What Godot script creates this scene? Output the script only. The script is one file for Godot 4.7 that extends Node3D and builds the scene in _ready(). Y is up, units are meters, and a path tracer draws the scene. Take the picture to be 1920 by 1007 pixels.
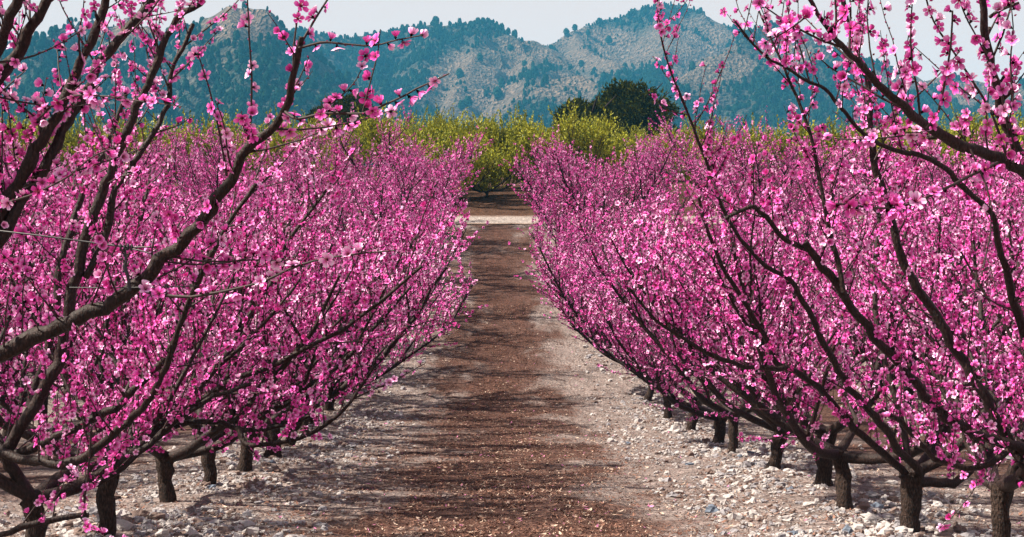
extends Node3D
# An orchard of peach trees in blossom: two rows beside a dirt path, a green orchard and mountains behind.
# The camera stands at the origin and looks along -z; F is its focal length in pixels of the photograph.

const F := 3000.0
const ROW := 2.49
const EYE := Vector3.ZERO

class MB:  # collects triangles of one mesh
	var v := PackedVector3Array()
	var n := PackedVector3Array()
	var c := PackedColorArray()
	var i := PackedInt32Array()
	func mesh(m: Material) -> ArrayMesh:
		var a := []
		a.resize(Mesh.ARRAY_MAX)
		a[Mesh.ARRAY_VERTEX] = v
		a[Mesh.ARRAY_NORMAL] = n
		if c.size() == v.size():
			a[Mesh.ARRAY_COLOR] = c
		if i.size():
			a[Mesh.ARRAY_INDEX] = i
		var am := ArrayMesh.new()
		am.add_surface_from_arrays(Mesh.PRIMITIVE_TRIANGLES, a)
		am.surface_set_material(0, m)
		return am

class Branch:  # one limb with all that it carries
	var called := "limb"
	var wood := MB.new()
	var twigs := MB.new()
	var flowers: Array = []   # [Transform3D, form, tint]
	var leaves: Array = []

class Growth:  # a tree while it grows
	var trunk := MB.new()
	var limbs: Array = []
	var now: Branch
	func start(called: String) -> MB:
		now = Branch.new()
		now.called = called
		limbs.append(now)
		return now.wood

var M := {}
var noise := FastNoiseLite.new()
var fine := FastNoiseLite.new()
var used := {}
var petals := []       # [detail][form][tint] -> {v, n, c}
var petal_mesh := {}


func _ready() -> void:
	# camera, sky, sun, exposure
	var cam := Camera3D.new()
	cam.name = "camera"
	cam.fov = rad_to_deg(2.0 * atan(503.5 / F))
	cam.near = 0.1
	cam.far = 4000.0
	cam.position = EYE
	add_child(cam)
	var env := Environment.new()
	var sky_mat := ProceduralSkyMaterial.new()
	sky_mat.sky_top_color = Color(0.47, 0.455, 0.48)
	sky_mat.sky_horizon_color = Color(0.81, 0.735, 0.69)
	sky_mat.sky_curve = 0.25
	sky_mat.ground_horizon_color = Color(0.55, 0.5, 0.48)
	sky_mat.ground_bottom_color = Color(0.35, 0.3, 0.28)
	sky_mat.sun_angle_max = 1.0
	var sky := Sky.new()
	sky.sky_material = sky_mat
	env.background_mode = Environment.BG_SKY
	env.sky = sky
	env.background_energy_multiplier = 0.95
	env.tonemap_mode = Environment.TONE_MAPPER_LINEAR
	env.tonemap_exposure = 2.4
	env.sdfgi_enabled = true
	env.ssao_enabled = true
	env.ssil_enabled = true
	env.fog_enabled = true
	env.fog_mode = Environment.FOG_MODE_EXPONENTIAL
	env.fog_density = 0.00034
	env.fog_light_color = Color(0.34, 0.77, 0.98)
	var we := WorldEnvironment.new()
	we.name = "environment"
	we.environment = env
	add_child(we)
	var sun := DirectionalLight3D.new()
	sun.name = "sun"
	sun.light_energy = 1.6
	sun.light_color = Color(1.0, 0.95, 0.88)
	sun.light_angular_distance = 1.5
	sun.shadow_enabled = true
	sun.look_at_from_position(Vector3(-0.82, 0.92, 0.08), Vector3.ZERO)
	add_child(sun)

	noise.seed = 7
	noise.frequency = 1.0
	noise.fractal_octaves = 3
	fine.seed = 11
	fine.frequency = 1.0
	fine.fractal_octaves = 2
	make_materials()
	make_petals()
	build_ground()
	build_mountains()
	build_far_orchard()
	build_orchard()
	build_ground_cover()
	build_wires()


# ---------------------------------------------------------------- naming

func numbered(called: String) -> String:
	var k: int = used.get(called, 0)
	used[called] = k + 1
	return called if k == 0 else "%s_%03d" % [called, k]

func tag(o: Node, label: String, category := "", group := "", kind := "") -> void:
	o.set_meta("label", label)
	if category: o.set_meta("category", category)
	if group: o.set_meta("group", group)
	if kind: o.set_meta("kind", kind)

func thing(called: String, at: Vector3, turn := 0.0) -> Node3D:
	var o := Node3D.new()
	o.name = numbered(called)
	add_child(o)
	o.position = at
	o.rotation.y = turn
	return o

func part(called: String, m: Mesh, parent: Node) -> MeshInstance3D:
	var o := MeshInstance3D.new()
	o.name = called
	o.mesh = m
	parent.add_child(o, true)
	return o

func top(called: String, m: Mesh) -> MeshInstance3D:
	var o := MeshInstance3D.new()
	o.name = numbered(called)
	o.mesh = m
	add_child(o)
	return o

func copy_thing(o: Node3D, at: Vector3, turn: float, size := 1.0) -> Node3D:
	var c: Node3D = o.duplicate()
	c.name = numbered(String(o.name).rstrip("0123456789").rstrip("_"))
	add_child(c)
	c.position = at
	c.rotation.y = turn
	c.scale = Vector3.ONE * size
	return c


# ---------------------------------------------------------------- materials

func noise_texture(size: int, freq: float, octaves: int, ramp_: Array, sd: int, kind := FastNoiseLite.TYPE_SIMPLEX_SMOOTH) -> NoiseTexture2D:
	var f := FastNoiseLite.new()
	f.noise_type = kind
	f.seed = sd
	f.frequency = freq
	f.fractal_octaves = octaves
	var t := NoiseTexture2D.new()
	t.width = size
	t.height = size
	t.seamless = true
	t.noise = f
	var g := Gradient.new()
	g.offsets = PackedFloat32Array(range(ramp_.size()).map(func(k): return float(k) / (ramp_.size() - 1)))
	g.colors = PackedColorArray(ramp_.map(func(x): return Color(minf(x, 1.0), minf(x, 1.0), minf(x, 1.0))))
	t.color_ramp = g
	return t

func make_materials() -> void:
	var bark_tex := noise_texture(512, 0.025, 5, [0.3, 0.42, 0.62, 0.95, 1.35], 3)
	var bark_bump := noise_texture(512, 0.03, 4, [0.0, 0.4, 0.6, 1.0], 5, FastNoiseLite.TYPE_CELLULAR)
	var bark := StandardMaterial3D.new()
	bark.resource_name = "bark"
	bark.albedo_color = Color(0.255, 0.185, 0.172)
	bark.albedo_texture = bark_tex
	bark.roughness = 0.62
	bark.metallic_specular = 0.35
	bark.heightmap_enabled = true
	bark.heightmap_texture = bark_bump
	bark.heightmap_scale = 0.8
	bark.uv1_triplanar = true
	bark.uv1_scale = Vector3(6, 2.5, 6)
	M.bark = bark
	var trunk: StandardMaterial3D = bark.duplicate()
	trunk.resource_name = "trunk bark"
	trunk.albedo_color = Color(0.33, 0.26, 0.23)
	trunk.roughness = 0.85
	trunk.heightmap_enabled = true
	trunk.heightmap_texture = bark_bump
	trunk.heightmap_scale = 2.5
	trunk.uv1_scale = Vector3(7, 2, 7)
	M.trunk = trunk
	var twig := StandardMaterial3D.new()
	twig.resource_name = "twig"
	twig.albedo_color = Color(0.16, 0.08, 0.085)
	twig.roughness = 0.7
	M.twig = twig
	var cut := StandardMaterial3D.new()
	cut.resource_name = "cut wood"
	cut.albedo_color = Color(0.75, 0.62, 0.48)
	cut.roughness = 0.9
	M.cut = cut
	var petal := StandardMaterial3D.new()
	petal.resource_name = "petal"
	petal.vertex_color_use_as_albedo = true
	petal.roughness = 0.65
	petal.metallic_specular = 0.3
	petal.backlight_enabled = true
	petal.backlight = Color(0.5, 0.5, 0.5)
	petal.cull_mode = BaseMaterial3D.CULL_DISABLED
	M.petal = petal
	var leaf: StandardMaterial3D = petal.duplicate()
	leaf.resource_name = "leaf"
	leaf.roughness = 0.5
	M.leaf = leaf
	var needle: StandardMaterial3D = petal.duplicate()
	needle.resource_name = "needles"
	needle.backlight_enabled = false
	needle.roughness = 0.9
	needle.metallic_specular = 0.08
	M.needle = needle
	var soil := StandardMaterial3D.new()
	soil.resource_name = "soil"
	soil.vertex_color_use_as_albedo = true
	soil.albedo_texture = ground_picture()
	soil.roughness = 0.95
	soil.metallic_specular = 0.2
	soil.uv1_triplanar = true
	soil.uv1_world_triplanar = true
	soil.uv1_scale = Vector3(0.55, 0.55, 0.55)
	soil.heightmap_enabled = true
	soil.heightmap_texture = noise_texture(1024, 0.03, 5, [0.0, 1.0], 9)
	soil.heightmap_scale = 3.0
	M.soil = soil
	var rock := StandardMaterial3D.new()
	rock.resource_name = "mountain ground"
	rock.vertex_color_use_as_albedo = true
	rock.roughness = 0.95
	rock.albedo_texture = noise_texture(1024, 0.02, 5, [0.2, 0.45, 0.8, 1.2], 21)
	rock.uv1_triplanar = true
	rock.uv1_world_triplanar = true
	rock.uv1_scale = Vector3(0.017, 0.017, 0.017)
	rock.heightmap_enabled = true
	rock.heightmap_texture = rock.albedo_texture
	rock.heightmap_scale = 600.0
	M.rock = rock
	M.stones = []
	for col in [Color(0.79, 0.77, 0.765), Color(0.62, 0.61, 0.63), Color(0.55, 0.47, 0.44), Color(0.46, 0.51, 0.58)]:
		var s := StandardMaterial3D.new()
		s.resource_name = "stone"
		s.albedo_color = col
		s.albedo_texture = noise_texture(256, 0.02, 4, [0.65, 0.85, 1.0], 31 + M.stones.size())
		s.uv1_triplanar = true
		s.uv1_scale = Vector3(5, 5, 5)
		s.roughness = 0.9
		M.stones.append(s)
	var bits := StandardMaterial3D.new()
	bits.resource_name = "dry litter"
	bits.vertex_color_use_as_albedo = true
	bits.roughness = 0.85
	bits.cull_mode = BaseMaterial3D.CULL_DISABLED
	M.bits = bits
	var wire := StandardMaterial3D.new()
	wire.resource_name = "black wire"
	wire.albedo_color = Color(0.1, 0.1, 0.13)
	wire.roughness = 0.5
	M.wire = wire

func ground_picture() -> ImageTexture:
	# crumbs and straw on soil: only colour grain, tileable
	var s := 1024
	var rng := RandomNumberGenerator.new()
	rng.seed = 5
	var im := Image.create(s, s, false, Image.FORMAT_RGB8)
	var f := FastNoiseLite.new()
	f.seed = 4
	f.frequency = 0.012
	f.fractal_octaves = 5
	var base := f.get_seamless_image(s, s)
	for y in s:
		for x in s:
			var b := 0.55 + 0.35 * base.get_pixel(x, y).r + rng.randf_range(-0.07, 0.07)
			im.set_pixel(x, y, Color(b, b * 0.98, b * 0.97))
	for k in 9000:
		var a := rng.randf() * TAU
		var len := rng.randi_range(4, 22)
		var p := Vector2(rng.randf() * s, rng.randf() * s)
		var t := rng.randf()
		var col := Color(0.35, 0.26, 0.23) if t < 0.45 else (Color(1.0, 0.95, 0.9) if t < 0.75 else Color(0.6, 0.46, 0.4))
		for j in len:
			p += Vector2.from_angle(a)
			a += rng.randf_range(-0.12, 0.12)
			im.set_pixel(posmod(int(p.x), s), posmod(int(p.y), s), col)
			if len > 12:
				im.set_pixel(posmod(int(p.x), s), posmod(int(p.y) + 1, s), col)
	return ImageTexture.create_from_image(im)


# ---------------------------------------------------------------- shapes

func px(x: float, y: float, z: float) -> Vector3:
	return Vector3((x - 960.0) * z / F, (503.5 - y) * z / F, -z)

func smooth_line(p: Array, each := 4) -> Array:
	var out := []
	for k in p.size() - 1:
		var a: Variant = p[maxi(k - 1, 0)]
		var d: Variant = p[mini(k + 2, p.size() - 1)]
		for j in each:
			var t := float(j) / each
			if p[k] is Vector3:
				out.append((p[k] as Vector3).cubic_interpolate(p[k + 1], a, d, t))
			else:
				out.append(lerpf(p[k], p[k + 1], t))
	out.append(p[-1])
	return out

func tube(b: MB, pts: Array, rads: Array, sides: int, cap := true, bump := 0.0) -> void:
	var side := Vector3.ZERO
	var first := b.v.size()
	var count := pts.size()
	for k in count:
		var p: Vector3 = pts[k]
		var d: Vector3 = (pts[mini(k + 1, count - 1)] - pts[maxi(k - 1, 0)]).normalized()
		if k == 0:
			side = d.cross(Vector3(0.31, 0.2, 0.93) if absf(d.z) < 0.9 else Vector3.UP).normalized()
		else:
			side = (side - d * side.dot(d)).normalized()
		var up := d.cross(side)
		var r: float = rads[k]
		for j in sides:
			var a := TAU * j / sides
			var o := side * cos(a) + up * sin(a)
			var rr := r
			if bump > 0.0:
				var q := p * 14.0 + o * 1.7
				rr *= 1.0 + bump * fine.get_noise_3d(q.x, q.y * 0.5, q.z) + 0.7 * bump * maxf(0.0, noise.get_noise_3d(p.x * 6.0 + 5.0, p.y * 6.0, p.z * 6.0))
			b.v.append(p + o * rr)
			b.n.append(o)
	for k in count - 1:
		for j in sides:
			var a := first + k * sides + j
			var c := first + k * sides + (j + 1) % sides
			b.i.append_array(PackedInt32Array([a, a + sides, c, c, a + sides, c + sides]))
	if cap:
		var at := b.v.size()
		var d: Vector3 = (pts[-1] - pts[-2]).normalized()
		b.v.append(pts[-1] + d * rads[-1] * 0.35)
		b.n.append(d)
		for j in sides:
			b.i.append_array(PackedInt32Array([first + (count - 1) * sides + j, at, first + (count - 1) * sides + (j + 1) % sides]))

func tri(b: MB, p: Vector3, q: Vector3, r: Vector3, cp: Color, cq: Color, cr: Color, flip := false) -> void:
	var nn := (r - p).cross(q - p).normalized()
	if flip:
		nn = -nn
	b.v.append_array(PackedVector3Array([p, q, r]))
	b.n.append_array(PackedVector3Array([nn, nn, nn]))
	b.c.append_array(PackedColorArray([cp, cq, cr]))

func make_petals() -> void:
	# flowers face +y, radius about 1
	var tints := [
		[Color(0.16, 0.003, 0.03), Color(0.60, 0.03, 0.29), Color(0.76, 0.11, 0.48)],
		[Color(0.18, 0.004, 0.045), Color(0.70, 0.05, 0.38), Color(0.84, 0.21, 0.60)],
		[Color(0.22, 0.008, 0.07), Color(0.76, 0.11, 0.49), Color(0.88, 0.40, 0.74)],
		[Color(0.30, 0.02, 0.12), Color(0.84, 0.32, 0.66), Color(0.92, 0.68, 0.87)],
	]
	var rng := RandomNumberGenerator.new()
	rng.seed = 91
	for detail in 2:
		var forms := []
		for form in 3:        # open, cupped, bud
			var list := []
			for t in 4:
				var b := MB.new()
				var col: Array = tints[t]
				var red := Color(0.16, 0.008, 0.03)
				if form == 2:
					var ring := 5 if detail else 3
					for j in ring:
						var a := TAU * j / ring
						var c2 := TAU * (j + 1) / ring
						var p := Vector3(cos(a) * 0.26, 0.38, sin(a) * 0.26)
						var q := Vector3(cos(c2) * 0.26, 0.38, sin(c2) * 0.26)
						tri(b, Vector3(0, -0.1, 0), q, p, red, col[0], col[0])
						tri(b, p, q, Vector3(0, 0.85, 0), col[0], col[0], col[1])
				else:
					for j in 5:
						var a := TAU * j / 5 + rng.randf_range(-0.12, 0.12)
						var lift := (0.22 if form == 0 else 0.75) + rng.randf_range(-0.12, 0.15)
						var size := rng.randf_range(0.88, 1.08)
						var rad := Vector3(cos(a), 0, sin(a))
						var sid := Vector3(-sin(a), 0, cos(a))
						var out := 1.0 if form == 0 else 0.72
						var base := rad * 0.1
						var mid := rad * 0.5 * size * out + Vector3.UP * lift * 0.45
						var tip := rad * size * out + Vector3.UP * lift
						var w := 0.42 * size
						var ml := mid + sid * w * 0.8 + Vector3.UP * 0.1
						var mr := mid - sid * w * 0.8 + Vector3.UP * 0.1
						var tl := tip + sid * w * 0.75 + Vector3.UP * 0.06 - rad * 0.16
						var tr := tip - sid * w * 0.75 + Vector3.UP * 0.06 - rad * 0.16
						if detail:
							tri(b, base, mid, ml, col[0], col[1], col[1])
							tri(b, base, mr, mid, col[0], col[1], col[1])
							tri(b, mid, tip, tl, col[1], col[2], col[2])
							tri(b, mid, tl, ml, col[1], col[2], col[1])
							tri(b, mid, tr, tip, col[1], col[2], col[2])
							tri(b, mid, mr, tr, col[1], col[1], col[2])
						else:
							tri(b, base, mr, ml, col[0], col[1], col[1])
							tri(b, mr, tip + (tr - tip) * 0.3, ml, col[1], col[2], col[1])
					# calyx behind, stamens in front
					var ring2 := 5 if detail else 3
					for j in ring2:
						var a := TAU * j / ring2
						var c2 := TAU * (j + 1) / ring2
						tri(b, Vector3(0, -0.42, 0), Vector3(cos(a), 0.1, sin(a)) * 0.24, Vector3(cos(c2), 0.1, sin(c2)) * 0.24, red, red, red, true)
					for j in (7 if detail else 2):
						var a := rng.randf() * TAU
						var o := Vector3(cos(a) * 0.3, rng.randf_range(0.35, 0.55), sin(a) * 0.3)
						var s2 := Vector3(-sin(a), 0, cos(a)) * (0.05 if detail else 0.09)
						tri(b, s2 * 0.8, -s2 * 0.8, o, col[0], col[0], Color(0.6, 0.2, 0.25))
						if detail:
							tri(b, o + s2, o - s2, o + Vector3(0, 0.1, 0), Color(0.5, 0.12, 0.1), Color(0.5, 0.12, 0.1), Color(0.75, 0.5, 0.3))
				list.append(b)
			forms.append(list)
		petals.append(forms)

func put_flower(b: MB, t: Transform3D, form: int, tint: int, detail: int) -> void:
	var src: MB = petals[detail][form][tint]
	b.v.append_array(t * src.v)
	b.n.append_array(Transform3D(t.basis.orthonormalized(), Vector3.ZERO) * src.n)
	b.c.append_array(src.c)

func facing(d: Vector3, twist: float) -> Basis:
	var y := d.normalized()
	var x := y.cross(Vector3.UP if absf(y.y) < 0.9 else Vector3.RIGHT).normalized()
	return Basis(x, y, x.cross(y)) * Basis(Vector3.UP, twist)


# ---------------------------------------------------------------- trees

func shoot(g: Growth, rng: RandomNumberGenerator, p: Vector3, d: Vector3, length: float, r: float, opt: Dictionary) -> void:
	var n := 5 if length > 0.25 else 3
	var pts := [p]
	var dirs := []
	var q := p
	var dir := d.normalized()
	for k in n:
		dir = (dir + Vector3(rng.randfn(0, 0.1), rng.randfn(0.07, 0.08), rng.randfn(0, 0.1))).normalized()
		q += dir * length / n
		pts.append(q)
		dirs.append(dir)
	var rads := []
	for k in n + 1:
		rads.append(lerpf(r, r * 0.4, float(k) / n))
	tube(g.now.twigs, pts, rads, opt.get("twig_sides", 3), false)
	dress(g, rng, pts, length, opt)

func dress(g: Growth, rng: RandomNumberGenerator, pts: Array, length: float, opt: Dictionary) -> void:
	var gap: float = opt.gap
	var s := gap * rng.randf_range(0.5, 1.5)
	var n := pts.size() - 1
	var bare: float = clampf(opt.get("bare", 0.25) + rng.randfn(0.0, 0.2), 0.02, 0.85)
	var shift := rng.randfn(0.0, 0.6)
	while s < length:
		var u := s / length * n
		var k := mini(int(u), n - 1)
		var p: Vector3 = (pts[k] as Vector3).lerp(pts[k + 1], u - k)
		var dir: Vector3 = (pts[k + 1] - pts[k]).normalized()
		var a := rng.randf() * TAU
		var out := facing(dir, 0.0) * Vector3(cos(a), 0, sin(a))
		if rng.randf() > bare:
			var form := 0
			var roll := rng.randf() + (0.15 if s > length * 0.75 else 0.0)
			if roll > 0.93: form = 2
			elif roll > 0.62: form = 1
			var face := (out + dir * 0.25 + Vector3.UP * 0.15).normalized()
			var size: float = opt.size * rng.randf_range(0.78, 1.16)
			if form == 2: size *= 0.7
			var tint := clampi(int(rng.randfn(1.55 + opt.get("pale", 0.0) + shift, 0.85) + 0.5), 0, 3)
			if opt.get("leaf", false):
				g.now.leaves.append([Transform3D(facing((out * 0.7 + dir).normalized(), rng.randf() * TAU).scaled(Vector3.ONE * size), p), tint])
			else:
				g.now.flowers.append([Transform3D(facing(face, rng.randf() * TAU).scaled(Vector3.ONE * size), p + out * size * 0.42), form, tint])
		elif opt.get("knobs", false):
			g.now.flowers.append([Transform3D(facing((out + dir).normalized(), a).scaled(Vector3.ONE * opt.size * 0.5), p), 2, 0])
		s += gap * rng.randf_range(0.55, 1.45)

func spurs(g: Growth, rng: RandomNumberGenerator, pts: Array, rads: Array, opt: Dictionary, from := 0.15) -> void:
	# shoots along a limb
	var total := 0.0
	for k in pts.size() - 1:
		total += (pts[k + 1] - pts[k]).length()
	var s := from * total
	var every: float = opt.every
	var run := 0.0
	for k in pts.size() - 1:
		var a: Vector3 = pts[k]
		var b: Vector3 = pts[k + 1]
		var seg := (b - a).length()
		while s < run + seg:
			var t := (s - run) / seg
			var p := a.lerp(b, t)
			var dir := (b - a).normalized()
			var ang := rng.randf() * TAU
			var out := facing(dir, 0.0) * Vector3(cos(ang), 0, sin(ang))
			if out.y < -0.2 and rng.randf() < 0.6:
				out = -out
			var r: float = lerpf(rads[k], rads[k + 1], t)
			var dd: Vector3 = (out + dir * rng.randf_range(0.3, 1.1) + Vector3.UP * rng.randf_range(0.0, 0.7) + opt.get("lean", Vector3.ZERO)).normalized()
			if r > 0.007 and opt.get("sides", 6) > 7 and rng.randf() < 0.16:   # a pruned stub
				var so := [p + out * r * 0.5, p + (out + dir * 0.6).normalized() * (r + rng.randf_range(0.012, 0.045))]
				tube(g.now.wood, so, [r * 0.6, r * rng.randf_range(0.3, 0.45)], 7, true, 0.1)
			if rng.randf() < opt.get("short", 0.45):
				shoot(g, rng, p + out * r * 0.8, dd, rng.randf_range(0.06, 0.18), minf(r * 0.5, 0.003), opt)
			else:
				shoot(g, rng, p + out * r * 0.8, dd, rng.randf_range(0.22, opt.get("long", 0.62)), minf(r * 0.6, rng.randf_range(0.0032, 0.0055) * opt.get("thick", 1.0)), opt)
			s += every * rng.randf_range(0.5, 1.5)
		run += seg

func limb(g: Growth, pts: Array, rads: Array, sides: int, b: MB = null, bump := 0.3) -> MB:
	if b == null:
		b = g.start("limb")
	tube(b, pts, rads, sides, true, bump)
	return b

func grow_scaffold(g: Growth, rng: RandomNumberGenerator, start: Vector3, az: float, opt: Dictionary, length := 2.5, r0 := 0.036) -> void:
	var n := 9
	var pts := [start]
	var rads := [r0]
	var p := start
	var e: float = rng.randf_range(0.2, 0.6) - opt.get("low", 0.0) * rng.randf()
	var e1 := rng.randf_range(0.95, 1.25)
	for k in n:
		var t := float(k) / n
		az += rng.randfn(0, 0.09)
		var el := lerpf(e, e1, pow(t, 0.8)) + rng.randfn(0, 0.09)
		p += Vector3(cos(az) * cos(el), sin(el), sin(az) * cos(el)) * length / n
		pts.append(p)
		rads.append(lerpf(r0, 0.009, pow((k + 1.0) / n, 0.85)))
	var sides: int = opt.get("sides", 6)
	var sp := smooth_line(pts, 2)
	var sr := smooth_line(rads, 2)
	var b := limb(g, sp, sr, sides)
	spurs(g, rng, sp, sr, opt, 0.14)
	# secondaries
	for j in opt.get("seconds", 5):
		var t := lerpf(0.2, 0.85, (j + rng.randf()) / float(opt.get("seconds", 5)))
		var k := int(t * (sp.size() - 1))
		var q: Vector3 = sp[k]
		var saz := az + (0.8 if j % 2 else -0.8) * rng.randf_range(0.5, 1.5)
		var len2 := rng.randf_range(0.6, 1.35) * (1.1 - t * 0.5)
		var el2 := rng.randf_range(0.45, 1.0)
		var pts2 := [q]
		var rads2 := [minf(sr[k] * 0.7, 0.02)]
		for m in 5:
			el2 = lerpf(el2, 1.2, 0.16)
			saz += rng.randfn(0, 0.12)
			q += Vector3(cos(saz) * cos(el2), sin(el2), sin(saz) * cos(el2)) * len2 / 5
			pts2.append(q)
			rads2.append(lerpf(rads2[0], 0.005, (m + 1) / 5.0))
		var sp2 := smooth_line(pts2, 2)
		var sr2 := smooth_line(rads2, 2)
		limb(g, sp2, sr2, maxi(sides - 2, 4), b)
		spurs(g, rng, sp2, sr2, opt, 0.1)

func grow_trunk(g: Growth, rng: RandomNumberGenerator, tip: Vector3, r := 0.068) -> void:
	var pts := []
	var rads := []
	for k in 8:
		var t := k / 7.0
		pts.append(Vector3(tip.x * t, lerpf(-0.08, tip.y, t), tip.z * t) + Vector3(rng.randfn(0, 0.007), 0, rng.randfn(0, 0.007)))
		rads.append(r * (0.92 + 0.5 * pow(1.0 - t, 4.0) + 0.3 * pow(t, 4.0)))
	tube(g.trunk, smooth_line(pts, 2), smooth_line(rads, 2), 18, true, 0.34)

func finish(g: Growth, root: Node3D, detail: int, singles := 0) -> void:
	part("trunk", g.trunk.mesh(M.trunk), root)
	var alone := {}
	if singles > 0:   # the blossoms that show largest are pieces of their own
		var near := []
		for a in g.limbs.size():
			var list: Array = g.limbs[a].flowers
			for k in list.size():
				var w: Vector3 = root.position + list[k][0].origin
				if absf(w.x) < -w.z * 0.325 and absf(w.y) < -w.z * 0.17 and list[k][1] < 2:
					near.append([-w.z, a * 100000 + k])
		near.sort()
		for k in mini(singles, near.size()):
			alone[near[k][1]] = true
	var greens := [Color(0.17, 0.19, 0.010), Color(0.26, 0.27, 0.014), Color(0.38, 0.37, 0.03), Color(0.09, 0.12, 0.010)]
	for a in g.limbs.size():
		var br: Branch = g.limbs[a]
		var host := part(br.called, br.wood.mesh(M.bark if br.called == "limb" else M.twig), root)
		if br.twigs.v.size():
			part("twigs", br.twigs.mesh(M.twig), host).set_meta("kind", "stuff")
		var f := MB.new()
		for k in br.flowers.size():
			var x: Array = br.flowers[k]
			if alone.has(a * 100000 + k):
				var key: int = x[1] * 10 + x[2]
				if not petal_mesh.has(key):
					petal_mesh[key] = (petals[1][x[1]][x[2]] as MB).mesh(M.petal)
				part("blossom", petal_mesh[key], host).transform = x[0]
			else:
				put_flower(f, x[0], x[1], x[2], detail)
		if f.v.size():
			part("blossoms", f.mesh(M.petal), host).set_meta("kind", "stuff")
		var lv := MB.new()
		for x in br.leaves:
			var t: Transform3D = x[0]
			var c: Color = greens[x[1]]
			for sd in [-1.0, 1.0]:
				tri(lv, t * Vector3(0, 0, 0), t * Vector3(0.26 * sd, 0.5, 0.16), t * Vector3(0, 1, 0.05), c, c, c)
		if lv.v.size():
			part("leaves", lv.mesh(M.leaf), host).set_meta("kind", "stuff")


# a limb traced in the photograph: points [x, y], radii in pixels, depths at its two ends
func traced(base: Vector3, p: Array, r0: float, r1: float, z0: float, z1: float) -> Array:
	var pts := []
	var rads := []
	for k in p.size():
		var t := float(k) / (p.size() - 1)
		var z := lerpf(z0, z1, t)
		pts.append(px(p[k][0], p[k][1], z) - base)
		rads.append(lerpf(r0, r1, t) * z / F * 0.76)
	var sp := smooth_line(pts, 3)
	var sr := smooth_line(rads, 3)
	for k in range(1, sp.size() - 1):
		var q: Vector3 = sp[k]
		sp[k] = q + Vector3(fine.get_noise_3d(q.x * 9.0, q.y * 9.0, 1.0), fine.get_noise_3d(q.x * 9.0, q.y * 9.0, 7.0), fine.get_noise_3d(q.x * 9.0, q.y * 9.0, 13.0)) * sr[k] * 0.9
	return [sp, sr]

func traced_tree(label: String, base: Vector3, sd: int, tip: Vector3, trunk_r: float, lines: Array, outward: Array, opt: Dictionary, singles: int) -> void:
	var g := Growth.new()
	var rng := RandomNumberGenerator.new()
	rng.seed = sd
	grow_trunk(g, rng, tip, trunk_r)
	for l in lines:
		var pr := traced(base, l[0], l[1], l[2], l[3], l[4])
		limb(g, pr[0], pr[1], 10, g.start("shoot" if l[1] < 5.0 else "limb"))
		var o2: Dictionary = opt.duplicate()
		if l.size() > 5:
			o2.merge(l[5], true)
		if not o2.get("plain", false):
			if l[1] < 5.0:   # a traced shoot carries blossoms itself
				var length := 0.0
				for k in pr[0].size() - 1:
					length += (pr[0][k + 1] - pr[0][k]).length()
				dress(g, rng, pr[0], length, o2)
			else:
				spurs(g, rng, pr[0], pr[1], o2, o2.get("from", 0.12))
	for az in outward:
		grow_scaffold(g, rng, tip, az, opt, rng.randf_range(2.0, 2.4))
	var root := thing("peach_tree", base)
	tag(root, label, "peach tree", "blossoming peach trees")
	finish(g, root, 1, singles)


# ---------------------------------------------------------------- ground

const PROFILE := [[0.0, -1.25], [6.0, -1.51], [10.0, -1.70], [16.0, -1.975], [21.0, -2.19], [25.0, -2.14], [28.0, -1.72], [32.0, -0.86], [36.0, 0.02], [40.0, 0.86], [41.2, 1.06], [44.2, 1.50], [45.5, 1.72], [48.0, 2.15], [55.0, 2.9], [70.0, 4.25], [90.0, 5.8], [130.0, 6.8], [200.0, 6.0], [400.0, 5.0], [2500.0, 5.0]]

func level(z: float) -> float:
	for k in PROFILE.size() - 1:
		if z < PROFILE[k + 1][0]:
			var a: Array = PROFILE[maxi(k - 1, 0)]
			var b: Array = PROFILE[k]
			var c: Array = PROFILE[k + 1]
			var d: Array = PROFILE[mini(k + 2, PROFILE.size() - 1)]
			var t: float = (z - b[0]) / (c[0] - b[0])
			var mb: float = (c[1] - a[1]) / maxf(c[0] - a[0], 0.01) * (c[0] - b[0])
			var mc: float = (d[1] - b[1]) / maxf(d[0] - b[0], 0.01) * (c[0] - b[0])
			var t2 := t * t
			var t3 := t2 * t
			return (2 * t3 - 3 * t2 + 1) * b[1] + (t3 - 2 * t2 + t) * mb + (-2 * t3 + 3 * t2) * c[1] + (t3 - t2) * mc
	return PROFILE[-1][1]

func bend(z: float) -> float:   # the rows drift a little to the left with distance
	return -0.33 * clampf((z - 18.0) / 22.0, 0.0, 1.6)

func height(x: float, z: float) -> float:   # z is the distance ahead
	var h := level(maxf(z, 0.0))
	var k := clampf(1.0 - (z - 40.0) / 20.0, 0.0, 1.0)
	if k > 0.0:
		var c := absf(x - bend(z)) / (2.0 * ROW)
		var d := absf(c - roundf(c - 0.5) - 0.5) * 2.0 * ROW
		h += k * (0.05 * exp(-d * d / 0.9) + 0.022 * noise.get_noise_2d(x * 1.6, z * 1.6) + 0.012 * fine.get_noise_2d(x * 7.0, z * 7.0))
	else:
		h += 0.3 * noise.get_noise_2d(x * 0.05, z * 0.05) * minf((z - 60.0) / 40.0, 1.0)
	return h

const PALE := Color(0.46, 0.405, 0.395)
const BROWN := Color(0.165, 0.09, 0.072)

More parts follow.
